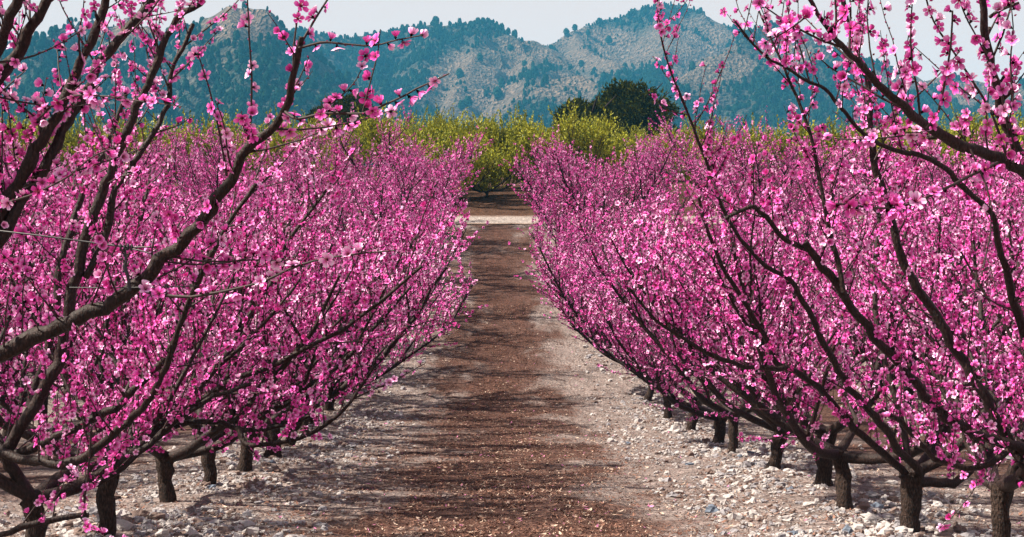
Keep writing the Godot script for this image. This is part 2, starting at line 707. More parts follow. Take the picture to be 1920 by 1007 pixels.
func soil_color(x: float, z: float) -> Color:
	var c := absf(x - bend(z)) / (2.0 * ROW)
	var d := absf(c - roundf(c - 0.5) - 0.5) * 2.0 * ROW   # from the nearest row of trees
	if z > 44.0:   # dug-over clods of the orchard beyond the track
		return Color(0.15, 0.088, 0.062).lerp(Color(0.16, 0.13, 0.05), clampf((z - 60.0) / 40.0, 0.0, 1.0)) * (1.0 + 0.5 * fine.get_noise_2d(x * 3.0, z * 3.0))
	var n := noise.get_noise_2d(x * 0.9 + 40.0, z * 0.45)
	var n2 := fine.get_noise_2d(x * 3.5, z * 3.0 + 9.0)
	var m := smoothstep(1.35, 2.0, d + n * 1.0 + n2 * 0.35)
	var col := PALE.lerp(BROWN, m * 0.92)
	return col * (0.9 + 0.35 * n2)

func sheet(xs: Array, zs: Array, lift: float, colour: Callable) -> MB:
	var b := MB.new()
	var w := xs.size()
	for z in zs:
		for x in xs:
			b.v.append(Vector3(x, height(x, z) + lift, -z))
			b.c.append(colour.call(x, z))
	for r in zs.size():
		for k in w:
			var l := b.v[r * w + maxi(k - 1, 0)]
			var rr := b.v[r * w + mini(k + 1, w - 1)]
			var u := b.v[maxi(r - 1, 0) * w + k]
			var d := b.v[mini(r + 1, zs.size() - 1) * w + k]
			b.n.append((rr - l).cross(d - u).normalized())
	for r in zs.size() - 1:
		for k in w - 1:
			var a := r * w + k
			b.i.append_array(PackedInt32Array([a, a + w, a + 1, a + 1, a + w, a + w + 1]))
	return b

func steps(list: Array) -> Array:   # [from, to, step] runs
	var out := []
	for l in list:
		var v: float = l[0]
		while v < l[1] - 0.0001:
			out.append(v)
			v += l[2]
	out.append(list[-1][1])
	return out

func build_ground() -> void:
	var half := steps([[0.0, 4.0, 0.1], [4.0, 9.0, 0.3], [9.0, 20.0, 1.0], [20.0, 60.0, 5.0], [60.0, 200.0, 30.0], [200.0, 1400.0, 150.0]])
	var xs := []
	for k in range(half.size() - 1, 0, -1):
		xs.append(-half[k])
	xs.append_array(half)
	var zs := steps([[-60.0, 0.0, 6.0], [0.0, 5.0, 0.5], [5.0, 26.0, 0.1], [26.0, 48.0, 0.2], [48.0, 100.0, 1.0], [100.0, 300.0, 20.0], [300.0, 2300.0, 200.0]])
	var b := sheet(xs, zs, 0.0, soil_color)
	for k in b.n.size():
		if b.n[k].y < 0.0: b.n[k] = -b.n[k]
	var o := top("ground", b.mesh(M.soil))
	tag(o, "pale stony orchard soil sloping into a dip and up again", "", "", "structure")
	# the trodden strip of brown leaf mulch between the two rows
	var rows := steps([[4.0, 26.0, 0.09], [26.0, 41.0, 0.2]])
	var p := MB.new()
	var w := 31
	for z in rows:
		var left: float = -1.55 + 0.42 * noise.get_noise_2d(3.0, z * 0.6) + 0.2 * fine.get_noise_2d(8.0, z * 3.0) + bend(z)
		var right: float = 0.95 + 0.45 * noise.get_noise_2d(17.0, z * 0.6) + 0.2 * fine.get_noise_2d(28.0, z * 3.0) + bend(z)
		for k in w:
			var t := k / (w - 1.0)
			var x: float = lerpf(left, right, t)
			var e := minf(t, 1.0 - t)
			p.v.append(Vector3(x, height(x, z) + 0.006 - 0.012 * smoothstep(0.04, 0.0, e), -z))
			p.n.append(Vector3(0, 1, 0))
			var n := noise.get_noise_2d(x * 1.3 + 7.0, z * 0.5) + 0.7 * fine.get_noise_2d(x * 4.0, z * 2.5)
			var m := smoothstep(-0.5, 0.6, n * 1.9 + e * 1.7 - 0.3) * (0.75 + 0.35 * fine.get_noise_2d(x * 9.0, z * 4.0))
			var c := soil_color(x, z).lerp(BROWN * (0.95 + 0.5 * fine.get_noise_2d(x * 5.0 + 3.0, z * 5.0)), m)
			p.c.append(c)
	for r in rows.size():
		for k in w:
			var u := p.v[mini(r + 1, rows.size() - 1) * w + k] - p.v[maxi(r - 1, 0) * w + k]
			var s := p.v[r * w + mini(k + 1, w - 1)] - p.v[r * w + maxi(k - 1, 0)]
			p.n[r * w + k] = s.cross(u).normalized()
	for r in rows.size() - 1:
		for k in w - 1:
			var a := r * w + k
			p.i.append_array(PackedInt32Array([a, a + w, a + 1, a + 1, a + w, a + w + 1]))
	var path := top("path", p.mesh(M.soil))
	tag(path, "brown mulch covered dirt path between the two rows of peach trees", "", "", "structure")
	# the pale track that crosses behind the last trees
	var xr := steps([[-40.0, -14.0, 2.0], [-14.0, 14.0, 0.25], [14.0, 40.0, 2.0]])
	var zr := []
	for k in 13:
		zr.append(41.7 + 2.0 * k / 12.0)
	var road := sheet(xr, zr, 0.02, func(x, z):
		var e: float = minf(z - 41.7, 43.7 - z)
		return Color(0.72, 0.67, 0.645) * (0.9 + 0.25 * fine.get_noise_2d(x * 1.2, z * 5.0)) if e > 0.3 else Color(0.40, 0.31, 0.27))
	for k in road.n.size():
		if road.n[k].y < 0.0: road.n[k] = -road.n[k]
	tag(top("track", road.mesh(M.soil)), "pale dirt track crossing behind the last pink trees", "", "", "structure")


# ---------------------------------------------------------------- stones and litter

func stone_mesh(sd: int, m: Material) -> ArrayMesh:
	var f := FastNoiseLite.new()
	f.seed = sd
	f.frequency = 0.9
	f.fractal_octaves = 2
	var s := SphereMesh.new()
	s.radius = 0.5
	s.height = 1.0
	s.radial_segments = 9
	s.rings = 5
	var a := s.get_mesh_arrays()
	var st := SurfaceTool.new()
	st.begin(Mesh.PRIMITIVE_TRIANGLES)
	st.set_smooth_group(-1)
	var v: PackedVector3Array = a[Mesh.ARRAY_VERTEX]
	var idx: PackedInt32Array = a[Mesh.ARRAY_INDEX]
	for k in idx:
		var p := v[k]
		var q := p * (1.0 + 0.75 * f.get_noise_3d(p.x * 2.0, p.y * 2.0, p.z * 2.0))
		q.y *= 0.74
		q.x *= 1.15
		st.add_vertex(q)
	st.generate_normals()
	st.set_material(m)
	return st.commit()

func build_ground_cover() -> void:
	var rng := RandomNumberGenerator.new()
	rng.seed = 77
	var ground: Node3D = get_node("ground")
	var shapes := []
	for k in 12:
		shapes.append(stone_mesh(100 + k, M.stones[[0, 0, 1, 1, 0, 2, 1, 0, 2, 1, 3, 0][k]]))
	# two stones that stand out
	var boulder := top("boulder", stone_mesh(402, M.stones[0]))
	boulder.position = px(1268, 826, 20.9)
	boulder.position.y = height(boulder.position.x, -boulder.position.z) + 0.03
	boulder.scale = Vector3(0.17, 0.2, 0.17)
	tag(boulder, "pale boulder lying beside the far trunks right of the path", "stone")
	var blue := top("boulder", stone_mesh(405, M.stones[3]))
	blue.position = px(1642, 945, 11.3)
	blue.position.y = height(blue.position.x, -blue.position.z) + 0.02
	blue.scale = Vector3(0.11, 0.1, 0.09)
	blue.rotation.y = 0.5
	tag(blue, "blue-grey angular stone beside the second visible trunk on the right", "stone")
	# larger stones one by one, the rest as gravel
	var placed := 0
	var gravel := [[], [], [], []]
	for k in 42000:
		var z := 8.6 + 22.0 * pow(rng.randf(), 1.5)
		var side := 1.0 if rng.randf() < 0.55 else -1.0
		var x := side * (ROW - 0.15 + rng.randfn(0, 0.62)) + bend(z)
		if rng.randf() < 0.12:
			x = side * (2.0 * ROW + 2.0 * rng.randf()) 
		if absf(x) < 1.15 or absf(x) > z * 0.36: continue
		var thick := noise.get_noise_2d(x * 0.8, z * 0.5) + 0.35
		if rng.randf() > clampf(thick * 1.5 + 0.25, 0.1, 1.0): continue
		var size := 0.011 + 0.045 * pow(rng.randf(), 3.5)
		if rng.randf() < 0.03: size = rng.randf_range(0.05, 0.10)
		var t := Transform3D(Basis.from_euler(Vector3(rng.randfn(0, 0.3), rng.randf() * TAU, rng.randfn(0, 0.3))).scaled(Vector3(size, size * rng.randf_range(0.7, 1.1), size)), Vector3(x, height(x, z) + size * rng.randf_range(-0.05, 0.2), -z))
		if size > 0.055 and placed < 300 and z < 21.0:
			var o := part("stone", shapes[rng.randi() % 12], ground)
			o.transform = t
			placed += 1
		else:
			gravel[rng.randi() % 4].append(t)
	for k in 4:
		var mm := MultiMesh.new()
		mm.transform_format = MultiMesh.TRANSFORM_3D
		mm.mesh = shapes[[0, 2, 5, 4][k]]
		mm.instance_count = gravel[k].size()
		for j in gravel[k].size():
			mm.set_instance_transform(j, gravel[k][j])
		var g := MultiMeshInstance3D.new()
		g.multimesh = mm
		g.name = "gravel" if k == 0 else "gravel_%03d" % k
		ground.add_child(g, true)
		g.set_meta("kind", "stuff")
	# dry leaves, straw and chips on the path
	var bit_shapes := []
	for k in 3:
		var b := MB.new()
		var wide: float = [0.10, 0.22, 0.34][k]
		var w := Color.WHITE
		var ends := [Vector3(-0.5, 0.12, 0), Vector3(-0.12, 0.0, 0), Vector3(0.2, 0.03, 0.05), Vector3(0.5, 0.16, 0.1)]
		for j in 3:
			var wa := wide * (0.3 if j == 0 else 1.0) * 0.5
			var wb := wide * (0.3 if j == 2 else 1.0) * 0.5
			var p: Vector3 = ends[j]
			var q: Vector3 = ends[j + 1]
			tri(b, p + Vector3(0, 0.04, wa), q + Vector3(0, 0.04, wb), p + Vector3(0, 0.05, -wa), w, w, w)
			tri(b, p + Vector3(0, 0.05, -wa), q + Vector3(0, 0.04, wb), q + Vector3(0, 0.05, -wb), w, w, w)
		bit_shapes.append(b.mesh(M.bits))
	var litter := thing("leaf_litter", Vector3.ZERO)
	tag(litter, "dry brown leaves, straw and chips strewn along the path", "leaf litter", "", "stuff")
	for k in 3:
		var list := []
		var cols := []
		for j in [46000, 30000, 20000][k]:
			var z := 8.6 + 24.0 * pow(rng.randf(), 1.7)
			var x := rng.randfn(-0.15, 0.85) + bend(z)
			if rng.randf() < 0.42:
				x = rng.randf_range(-4.2, 4.2)
			if absf(x) > z * 0.34: continue
			var d := noise.get_noise_2d(x * 1.3 + 7.0, z * 0.5)
			if rng.randf() > 0.75 + d: continue
			var size := rng.randf_range(0.016, 0.05)
			var ba := Basis.from_euler(Vector3(rng.randfn(0, 0.3), rng.randf() * TAU, rng.randfn(0, 0.25)))
			list.append(Transform3D(ba.scaled(Vector3.ONE * size), Vector3(x, height(x, z) + 0.008, -z)))
			var t := rng.randf()
			var c := Color(0.16, 0.07, 0.045)
			if t < 0.35: c = Color(0.075, 0.032, 0.022)
			elif t < 0.75: c = Color(0.22, 0.11, 0.075)
			elif t < 0.87: c = Color(0.55, 0.42, 0.33)
			elif t > 0.988: c = Color(0.75, 0.25, 0.5)
			cols.append(c * rng.randf_range(0.7, 1.2))
		var mm := MultiMesh.new()
		mm.transform_format = MultiMesh.TRANSFORM_3D
		mm.use_colors = true
		mm.mesh = bit_shapes[k]
		mm.instance_count = list.size()
		for j in list.size():
			mm.set_instance_transform(j, list[j])
			mm.set_instance_color(j, cols[j])
		var g := MultiMeshInstance3D.new()
		g.multimesh = mm
		g.name = ["straw", "dry_leaves", "chips"][k]
		litter.add_child(g, true)
		g.set_meta("kind", "stuff")


# ---------------------------------------------------------------- orchard

const ORDINAL := ["first", "second", "third", "fourth", "fifth", "sixth", "seventh", "eighth", "ninth", "tenth", "eleventh", "twelfth", "thirteenth", "fourteenth", "fifteenth", "sixteenth", "seventeenth", "eighteenth", "nineteenth", "twentieth"]

func on_ground(x: float, z: float, sink := 0.02) -> Vector3:
	return Vector3(x, height(x, z) - sink, -z)

func make_peach(sd: int, opt: Dictionary, detail: int, at: Vector3, azs: Array, singles := 0) -> Node3D:
	var g := Growth.new()
	var rng := RandomNumberGenerator.new()
	rng.seed = sd
	var tip := Vector3(rng.randfn(0, 0.06), rng.randf_range(0.36, 0.5), rng.randfn(0, 0.05))
	grow_trunk(g, rng, tip, rng.randf_range(0.048, 0.064))
	for a in azs:
		grow_scaffold(g, rng, tip + Vector3(0, rng.randf_range(-0.06, 0.0), 0), a + rng.randfn(0, 0.18), opt, rng.randf_range(2.15, 2.7), rng.randf_range(0.034, 0.045))
	var root := thing("peach_tree", at)
	finish(g, root, detail, singles)
	return root

func build_orchard() -> void:
	var near_opt := {"gap": 0.032, "size": 0.0245, "every": 0.055, "sides": 9, "twig_sides": 4, "knobs": true, "bare": 0.26, "seconds": 5, "long": 0.6, "short": 0.4}
	var hero := {"gap": 0.034, "size": 0.027, "every": 0.052, "pale": 0.2, "sides": 9, "twig_sides": 5, "knobs": true, "bare": 0.28, "seconds": 4, "long": 0.6, "short": 0.5}
	var mid_opt := {"gap": 0.028, "size": 0.0222, "pale": 0.2, "every": 0.050, "sides": 8, "twig_sides": 3, "bare": 0.24, "knobs": true, "seconds": 7, "long": 0.62, "thick": 1.5}
	var far_opt := {"gap": 0.030, "size": 0.0255, "pale": 0.25, "every": 0.050, "sides": 6, "twig_sides": 3, "bare": 0.2, "seconds": 7, "long": 0.62, "thick": 2.3}

	# the two nearest trees stand outside the frame; their limbs lean into it
	var b := on_ground(-ROW, 6.4)
	traced_tree("nearest peach tree on the left, thick limb slanting up to a sawn tip", b, 301, px(-205, 1010, 6.4) - b, 0.07, [
		[[[-205, 1010], [-130, 800], [-40, 690], [20, 655], [90, 625], [150, 598], [215, 565], [265, 530], [300, 490], [340, 450], [380, 410], [420, 355], [455, 295], [490, 255], [528, 218], [545, 170], [556, 120], [566, 70]], 24, 6.5, 6.4, 5.6, {"every": 0.07, "from": 0.25}],
		[[[560, 90], [600, 80], [640, 82], [700, 85], [745, 75], [792, 66]], 3.2, 1.5, 5.6, 5.5],
		[[[535, 210], [560, 222], [610, 212], [680, 212], [740, 187], [800, 158], [842, 138]], 4.2, 1.6, 5.65, 5.3],
		[[[680, 210], [692, 160], [706, 110], [713, 55]], 2.2, 1.2, 5.5, 5.5],
		[[[598, 212], [640, 180], [668, 150], [690, 100]], 2.0, 1.0, 5.6, 5.7],
		[[[465, 262], [472, 200], [470, 120], [466, 40], [462, -20]], 3.2, 1.6, 5.7, 5.6],
		[[[425, 330], [412, 250], [390, 160], [370, 100]], 3.0, 1.3, 5.8, 5.6],
		[[[265, 543], [330, 556], [420, 547], [500, 525], [560, 497], [650, 478], [740, 470]], 4.6, 1.8, 6.0, 5.6],
		[[[-205, 1010], [-150, 760], [-90, 560], [-30, 460], [0, 407], [25, 357], [50, 308], [75, 268], [104, 218], [134, 159], [164, 99], [189, 35], [206, -30]], 20, 9, 6.4, 6.2, {"from": 0.5, "every": 0.045}],
		[[[-30, 500], [10, 432], [40, 377], [75, 328], [119, 248], [144, 199], [169, 159], [194, 114], [223, 75], [258, 35], [300, -25]], 14, 10, 6.3, 6.5, {"every": 0.045}],
		[[[-205, 1010], [-190, 700], [-110, 330], [-40, 200], [0, 144], [30, 109], [55, 65], [79, 20], [100, -40]], 20, 11, 6.4, 6.0, {"from": 0.55, "every": 0.045}],
		[[[-150, 480], [-60, 220], [0, 84], [20, 30], [40, -40]], 15, 11, 6.3, 5.8, {"from": 0.45, "every": 0.045}],
		[[[-10, 385], [60, 365], [130, 330], [180, 290], [260, 262]], 3.0, 1.3, 6.0, 5.4],
		[[[70, 225], [110, 190], [150, 178], [205, 182], [270, 190], [340, 200]], 3.0, 1.3, 6.1, 5.6],
	], [2.6, 3.6], hero, 300)
	b = on_ground(ROW, 6.4)
	traced_tree("nearest peach tree on the right, arching thick limb crossing the sky at the top", b, 302, px(2125, 1010, 6.4) - b, 0.07, [
		[[[2125, 1010], [2110, 760], [2040, 480], [1970, 350], [1930, 325], [1876, 300], [1816, 278], [1767, 253], [1737, 238], [1717, 218], [1687, 191], [1647, 159], [1618, 124], [1588, 94], [1558, 65], [1533, 25], [1510, -20]], 19, 4.5, 6.4, 5.2, {"every": 0.06, "from": 0.5}],
		[[[2000, 420], [1935, 325], [1903, 278], [1888, 238], [1876, 199], [1868, 164], [1858, 124], [1851, 79], [1846, 40], [1845, -20]], 14, 8.5, 6.2, 5.9, {"every": 0.08}],
		[[[1856, 32], [1876, 17], [1911, 6]], 4.6, 3.6, 5.95, 5.9],
		[[[1890, 240], [1872, 150], [1845, 95], [1815, 40], [1795, -10]], 3.0, 1.6, 5.8, 5.5],
		[[[1738, 240], [1760, 205], [1772, 150], [1782, 90], [1786, 20]], 3.6, 2.2, 5.4, 5.2],
		[[[1890, 300], [1862, 220], [1830, 160], [1790, 100], [1750, 40], [1735, -10]], 3.4, 2.0, 5.9, 5.4],
		[[[1820, 280], [1860, 390], [1840, 520]], 2.4, 1.6, 5.4, 5.3],
		[[[1870, 305], [1790, 345], [1700, 385], [1640, 390], [1570, 382]], 3.8, 2.4, 5.3, 4.6, {"size": 0.032}],
		[[[1900, 200], [1895, 120], [1900, 50], [1893, -10]], 2.4, 1.4, 5.9, 5.9],
	], [0.6, -0.4], hero, 300)

	# the trees whose trunks stand at the corners of the frame
	b = on_ground(-ROW + 0.02, 8.35)
	traced_tree("forked peach tree at the lower left corner, low limbs sweeping toward the path", b, 303, px(62, 935, 8.35) - b, 0.047, [
		[[[62, 940], [40, 905], [20, 870], [8, 850]], 17, 14, 8.35, 8.3, {"plain": true}],
		[[[8, 855], [20, 830], [65, 762], [100, 700], [113, 666], [125, 600], [137, 541], [162, 443], [187, 379], [206, 329], [223, 283], [243, 238], [263, 184], [283, 144], [298, 109], [323, 50], [348, 22], [382, 0]], 16, 7, 8.3, 8.0],
		[[[8, 852], [49, 846], [88, 828], [146, 800], [198, 773], [238, 743], [268, 715], [310, 670], [345, 605], [370, 535], [383, 500], [430, 420], [480, 345]], 12, 5, 8.3, 7.8],
		[[[8, 850], [61, 861], [116, 871], [158, 855], [198, 828], [238, 794], [268, 764], [293, 730], [312, 690], [335, 620], [362, 545], [400, 470]], 12, 6, 8.25, 7.4],
		[[[65, 945], [107, 922], [162, 910], [215, 885], [258, 850], [330, 790], [400, 745], [470, 720]], 13, 5, 8.4, 9.0],
		[[[55, 762], [95, 640], [108, 516], [133, 437], [152, 370], [170, 330], [195, 290], [215, 235], [238, 170]], 10, 5, 8.4, 8.8],
		[[[160, 520], [199, 427], [218, 357], [238, 328], [258, 293], [278, 268], [298, 233], [313, 199], [322, 130], [343, 94], [362, 45]], 9, 5, 8.2, 8.4],
		[[[-60, 1030], [0, 1004], [60, 984], [110, 971], [166, 966]], 8, 7, 7.9, 7.9, {"every": 0.14}],
		[[[160, 967], [158, 930], [166, 880], [172, 800]], 3.2, 2.4, 7.9, 7.9],
	], [2.8, -1.4, -2.2, -0.7], near_opt, 250)
	b = on_ground(ROW, 8.2)
	traced_tree("forked peach tree at the lower right corner, long limbs reaching up and left", b, 304, px(1880, 910, 8.2) - b, 0.044, [
		[[[1882, 920], [1900, 880], [1914, 862], [1884, 812], [1859, 767], [1824, 711], [1794, 656], [1763, 606], [1723, 545], [1698, 500], [1677, 437], [1662, 372], [1642, 318], [1632, 248], [1630, 174], [1623, 139], [1603, 89], [1588, 40], [1575, -20]], 15, 6, 8.2, 8.0],
		[[[1885, 915], [1930, 870], [1915, 842], [1874, 832], [1824, 812], [1773, 782], [1733, 742], [1703, 701], [1653, 646], [1612, 596], [1577, 545], [1542, 500], [1510, 455]], 14, 9, 8.2, 7.6],
		[[[1520, 470], [1498, 462], [1469, 447], [1444, 417], [1424, 397], [1409, 387], [1360, 410]], 7, 4.5, 7.65, 7.5],
		[[[1875, 930], [1845, 900], [1830, 880], [1824, 850], [1800, 780], [1790, 700]], 11, 6, 8.2, 8.8],
		[[[1890, 845], [1859, 868], [1824, 878], [1783, 873], [1743, 852], [1718, 827], [1690, 790], [1650, 770]], 8, 6, 8.0, 7.7],
		[[[1860, 400], [1806, 348], [1772, 318], [1747, 298], [1712, 288], [1687, 283], [1647, 268], [1608, 238], [1573, 199], [1548, 169], [1518, 154], [1469, 124], [1434, 104], [1378, 40]], 7.5, 2.6, 7.6, 7.2, {"every": 0.08}],
		[[[1925, 640], [1900, 560], [1880, 480], [1860, 400]], 11, 7.5, 7.9, 7.6],
		[[[1632, 250], [1680, 215], [1730, 170], [1770, 130], [1800, 95]], 2.8, 1.4, 8.0, 7.8],
		[[[1640, 300], [1690, 190], [1695, 120], [1710, 30]], 2.6, 1.2, 8.0, 8.0],
		[[[1582, 548], [1560, 450], [1540, 350], [1520, 250], [1480, 150], [1440, 60], [1415, 0]], 6.5, 1.6, 7.6, 7.6],
		[[[1518, 154], [1500, 90], [1480, 30], [1470, -20]], 2.4, 1.2, 7.5, 7.5],
	], [0.5, 1.6, -0.7, -1.3], near_opt, 250)

	# the first trunk that is whole in the frame on the right, its limbs traced too
	b = on_ground(ROW, 10.0)
	traced_tree("peach tree with the thickest whole trunk, foremost in the row right of the path", b, 305, px(1708, 890, 10.0) - b, 0.06, [
		[[[1712, 900], [1723, 883], [1683, 842], [1663, 807], [1632, 772], [1592, 727], [1562, 676], [1532, 616], [1507, 565], [1481, 525], [1436, 500], [1389, 447], [1354, 387], [1330, 318], [1300, 238], [1272, 170], [1250, 110], [1232, 38]], 11, 1.6, 10.0, 9.0],
		[[[1702, 893], [1653, 847], [1602, 802], [1562, 757], [1522, 717], [1491, 696], [1456, 681], [1431, 626], [1391, 560], [1355, 500], [1330, 440], [1310, 370]], 10, 4, 10.0, 9.4],
		[[[1715, 900], [1760, 906], [1800, 902], [1840, 860], [1870, 800], [1880, 720], [1895, 640], [1900, 540], [1890, 430]], 12, 5, 10.0, 10.6],
		[[[1470, 690], [1420, 690], [1350, 672], [1290, 640], [1230, 600], [1180, 540]], 7, 3, 9.6, 9.2],
		[[[1705, 890], [1690, 780], [1650, 640], [1640, 520], [1650, 400], [1640, 300]], 9, 4, 10.0, 10.8],
	], [0.2, -0.9], near_opt, 150)
	b = on_ground(-ROW, 9.8)
	traced_tree("peach tree with a straight slim trunk, second from the lower left corner", b, 306, px(200, 885, 9.8) - b, 0.05, [
		[[[202, 890], [232, 862], [262, 835], [330, 800], [400, 790], [450, 805], [520, 800], [580, 780]], 10, 4, 9.8, 9.3],
		[[[200, 885], [240, 830], [290, 790], [350, 770], [420, 720], [500, 690], [560, 660], [640, 620], [720, 560], [790, 500]], 10, 3.5, 9.8, 8.9],
		[[[198, 880], [190, 800], [190, 700], [200, 600], [230, 500], [260, 430], [280, 340]], 9, 4, 9.8, 10.2],
		[[[445, 800], [460, 830], [500, 835], [560, 822], [620, 790], [660, 750], [700, 690]], 7, 3, 9.3, 9.1],
		[[[420, 720], [460, 640], [500, 560], [530, 470], [580, 400], [630, 330]], 7, 3, 9.4, 9.4],
	], [2.9, -1.9, -2.6], near_opt, 150)

	# the rest of the two rows
	var right := [11.5, 13.3, 14.9, 17.1, 18.8, 21.2, 23.1, 25.2, 27.0, 28.9, 30.8, 32.6, 34.5, 36.4, 38.2, 40.0]
	var left := [11.9, 13.3, 14.7, 16.5, 18.4, 20.3, 22.2, 24.1, 26.0, 27.9, 29.8, 31.7, 33.5, 35.4, 37.2, 39.0, 40.6]
	var mids := []
	var fars := []
	var at_row := func(side: float, k: int, z: float) -> Vector3:
		var r := RandomNumberGenerator.new()
		r.seed = 900 + k * 7 + int(side) 
		return on_ground(side * ROW + bend(z) + r.randfn(0, 0.05) - 0.22 * clampf((z - 14.0) / 12.0, 0.0, 1.0), z)
	for s in 2:
		var list: Array = [right, left][s]
		var side: float = [1.0, -1.0][s]
		for k in list.size():
			var z: float = list[k]
			var at: Vector3 = at_row.call(side, k, z)
			var o: Node3D
			var toward := PI if side > 0 else 0.0
			if z < 16.0:
				o = make_peach(500 + k + s * 50, mid_opt, 1, at, [toward - 0.75, toward + 0.15, toward + 0.9, toward + 2.2, toward - 2.1])
			elif z < 25.0 and mids.size() < 3:
				o = make_peach(600 + mids.size(), mid_opt, 1, at, [0.1, 1.3, 2.55, 3.8, 5.1])
				mids.append(o)
			elif z < 25.0:
				o = copy_thing(mids[(k + s) % 3], at, 1.7 * k + s * 0.8, 1.04 + 0.03 * (k % 4))
			elif fars.size() < 6:
				o = make_peach(700 + fars.size(), far_opt, 0, at, [0.3, 1.5, 2.8, 4.0, 5.3])
				fars.append(o)
			else:
				o = copy_thing(fars[(k + s * 2) % 6], at, 1.3 * k + s * 2.1, (1.0 + 0.05 * ((k * 3) % 5)) * lerpf(1.0, 0.99, clampf((z - 28.0) / 10.0, 0.0, 1.0)))
			tag(o, "peach tree with the %s whole trunk in the row %s of the path" % [ORDINAL[k + 1], ["right", "left"][s]], "peach tree", "blossoming peach trees")
	# rows beyond
	var n := 0
	for row in 3:
		for s in 2:
			var side: float = [1.0, -1.0][s]
			var z: float = [11.8, 25.0, 35.0][row] + 0.4 * s
			var k := 0
			while z < 41.0:
				var x: float = side * ROW * [2.55, 4.1, 5.6][row] + bend(z)
				var at := on_ground(x + 0.12 * sin(z * 9.0), z)
				var o := copy_thing(fars[n % 6] if z > 22.0 else mids[n % 3], at, 2.3 * n, (1.12 + 0.08 * (n % 4)) * lerpf(1.0, 0.88, clampf((z - 22.0) / 14.0, 0.0, 1.0)))
				tag(o, "peach tree, %s visible in the %s row %s of the path" % [ORDINAL[k], ["second", "third", "outermost"][row], ["right", "left"][s]], "peach tree", "blossoming peach trees")
				z += 1.9
				k += 1
				n += 1


# ---------------------------------------------------------------- green orchard and pines beyond the track

func build_far_orchard() -> void:
	var opt := {"gap": 0.03, "size": 0.095, "every": 0.055, "sides": 5, "twig_sides": 3, "bare": 0.08, "seconds": 5, "long": 1.0, "short": 0.15, "leaf": true, "low": 0.55, "lean": Vector3(0, 0.9, 0)}
	var kinds := []
	for k in 5:
		var g := Growth.new()
		var rng := RandomNumberGenerator.new()
		rng.seed = 800 + k
		grow_trunk(g, rng, Vector3(0, 0.3, 0), 0.06)
		for j in 7:
			grow_scaffold(g, rng, Vector3(0, 0.28, 0), j * TAU / 7 + rng.randfn(0, 0.2), opt, rng.randf_range(2.2, 2.6))
		var root := thing("leafing_tree", Vector3.ZERO)
		finish(g, root, 0)
		kinds.append(root)
	var n := 0
	for line in 5:
		var z := 47.5 + line * 3.2 + (line * line) * 0.8
		var cols := int(ceil(z * 0.34 / 5.0)) + 1
		for j in range(-cols, cols):
			var x := (j + 0.5) * 4.4 - 0.35
			if absf(x) > z * 0.32 + 2.0: continue
			var at := on_ground(x + 0.25 * sin(n * 3.7), z + 0.5 * sin(n * 2.3))
			var size := 0.86 + 0.13 * sin(n * 5.1)
			var o: Node3D
			if n < 5:
				o = kinds[n]
				o.position = at
			else:
				o = copy_thing(kinds[n % 5], at, n * 1.9, size)
			var place := "%s %s of the path gap" % [ORDINAL[absi(j + (0 if j >= 0 else 1))], "right" if j >= 0 else "left"]
			tag(o, "yellow-green tree, %s, %s line behind the track" % [place, ORDINAL[line]], "fruit tree", "leafing trees beyond the track")
			n += 1
	for sp in [[-2.0, 46.4, 0.86, "leafing tree overhanging the left side of the far path"], [1.75, 48.0, 0.85, "leafing tree closing the right side of the far path"], [-1.0, 51.5, 0.9, "leafing tree standing left at the end of the far path"], [1.25, 53.0, 0.95, "leafing tree standing right at the end of the far path"], [-0.75, 47.6, 0.8, "leafing tree with a low crown hanging over the far path"], [0.55, 51.0, 0.9, "leafing tree farthest back behind the path end"]]:
		var o := copy_thing(kinds[n % 5], on_ground(sp[0], sp[1]), n * 1.3, sp[2])
		tag(o, sp[3], "fruit tree", "leafing trees beyond the track")
		n += 1
	# dark rounded pines behind
	pine_tree("dark green rounded pine with a flat top, right of the path gap", px(1190, 160, 82.0), 2.25, 21)
	pine_tree("smaller dark pine leaning against the left of the rounded pine", px(1104, 186, 80.0), 1.7, 22)
	pine_tree("dark pine half hidden by pink shoots, left of the path gap", px(645, 182, 81.0), 1.9, 23)

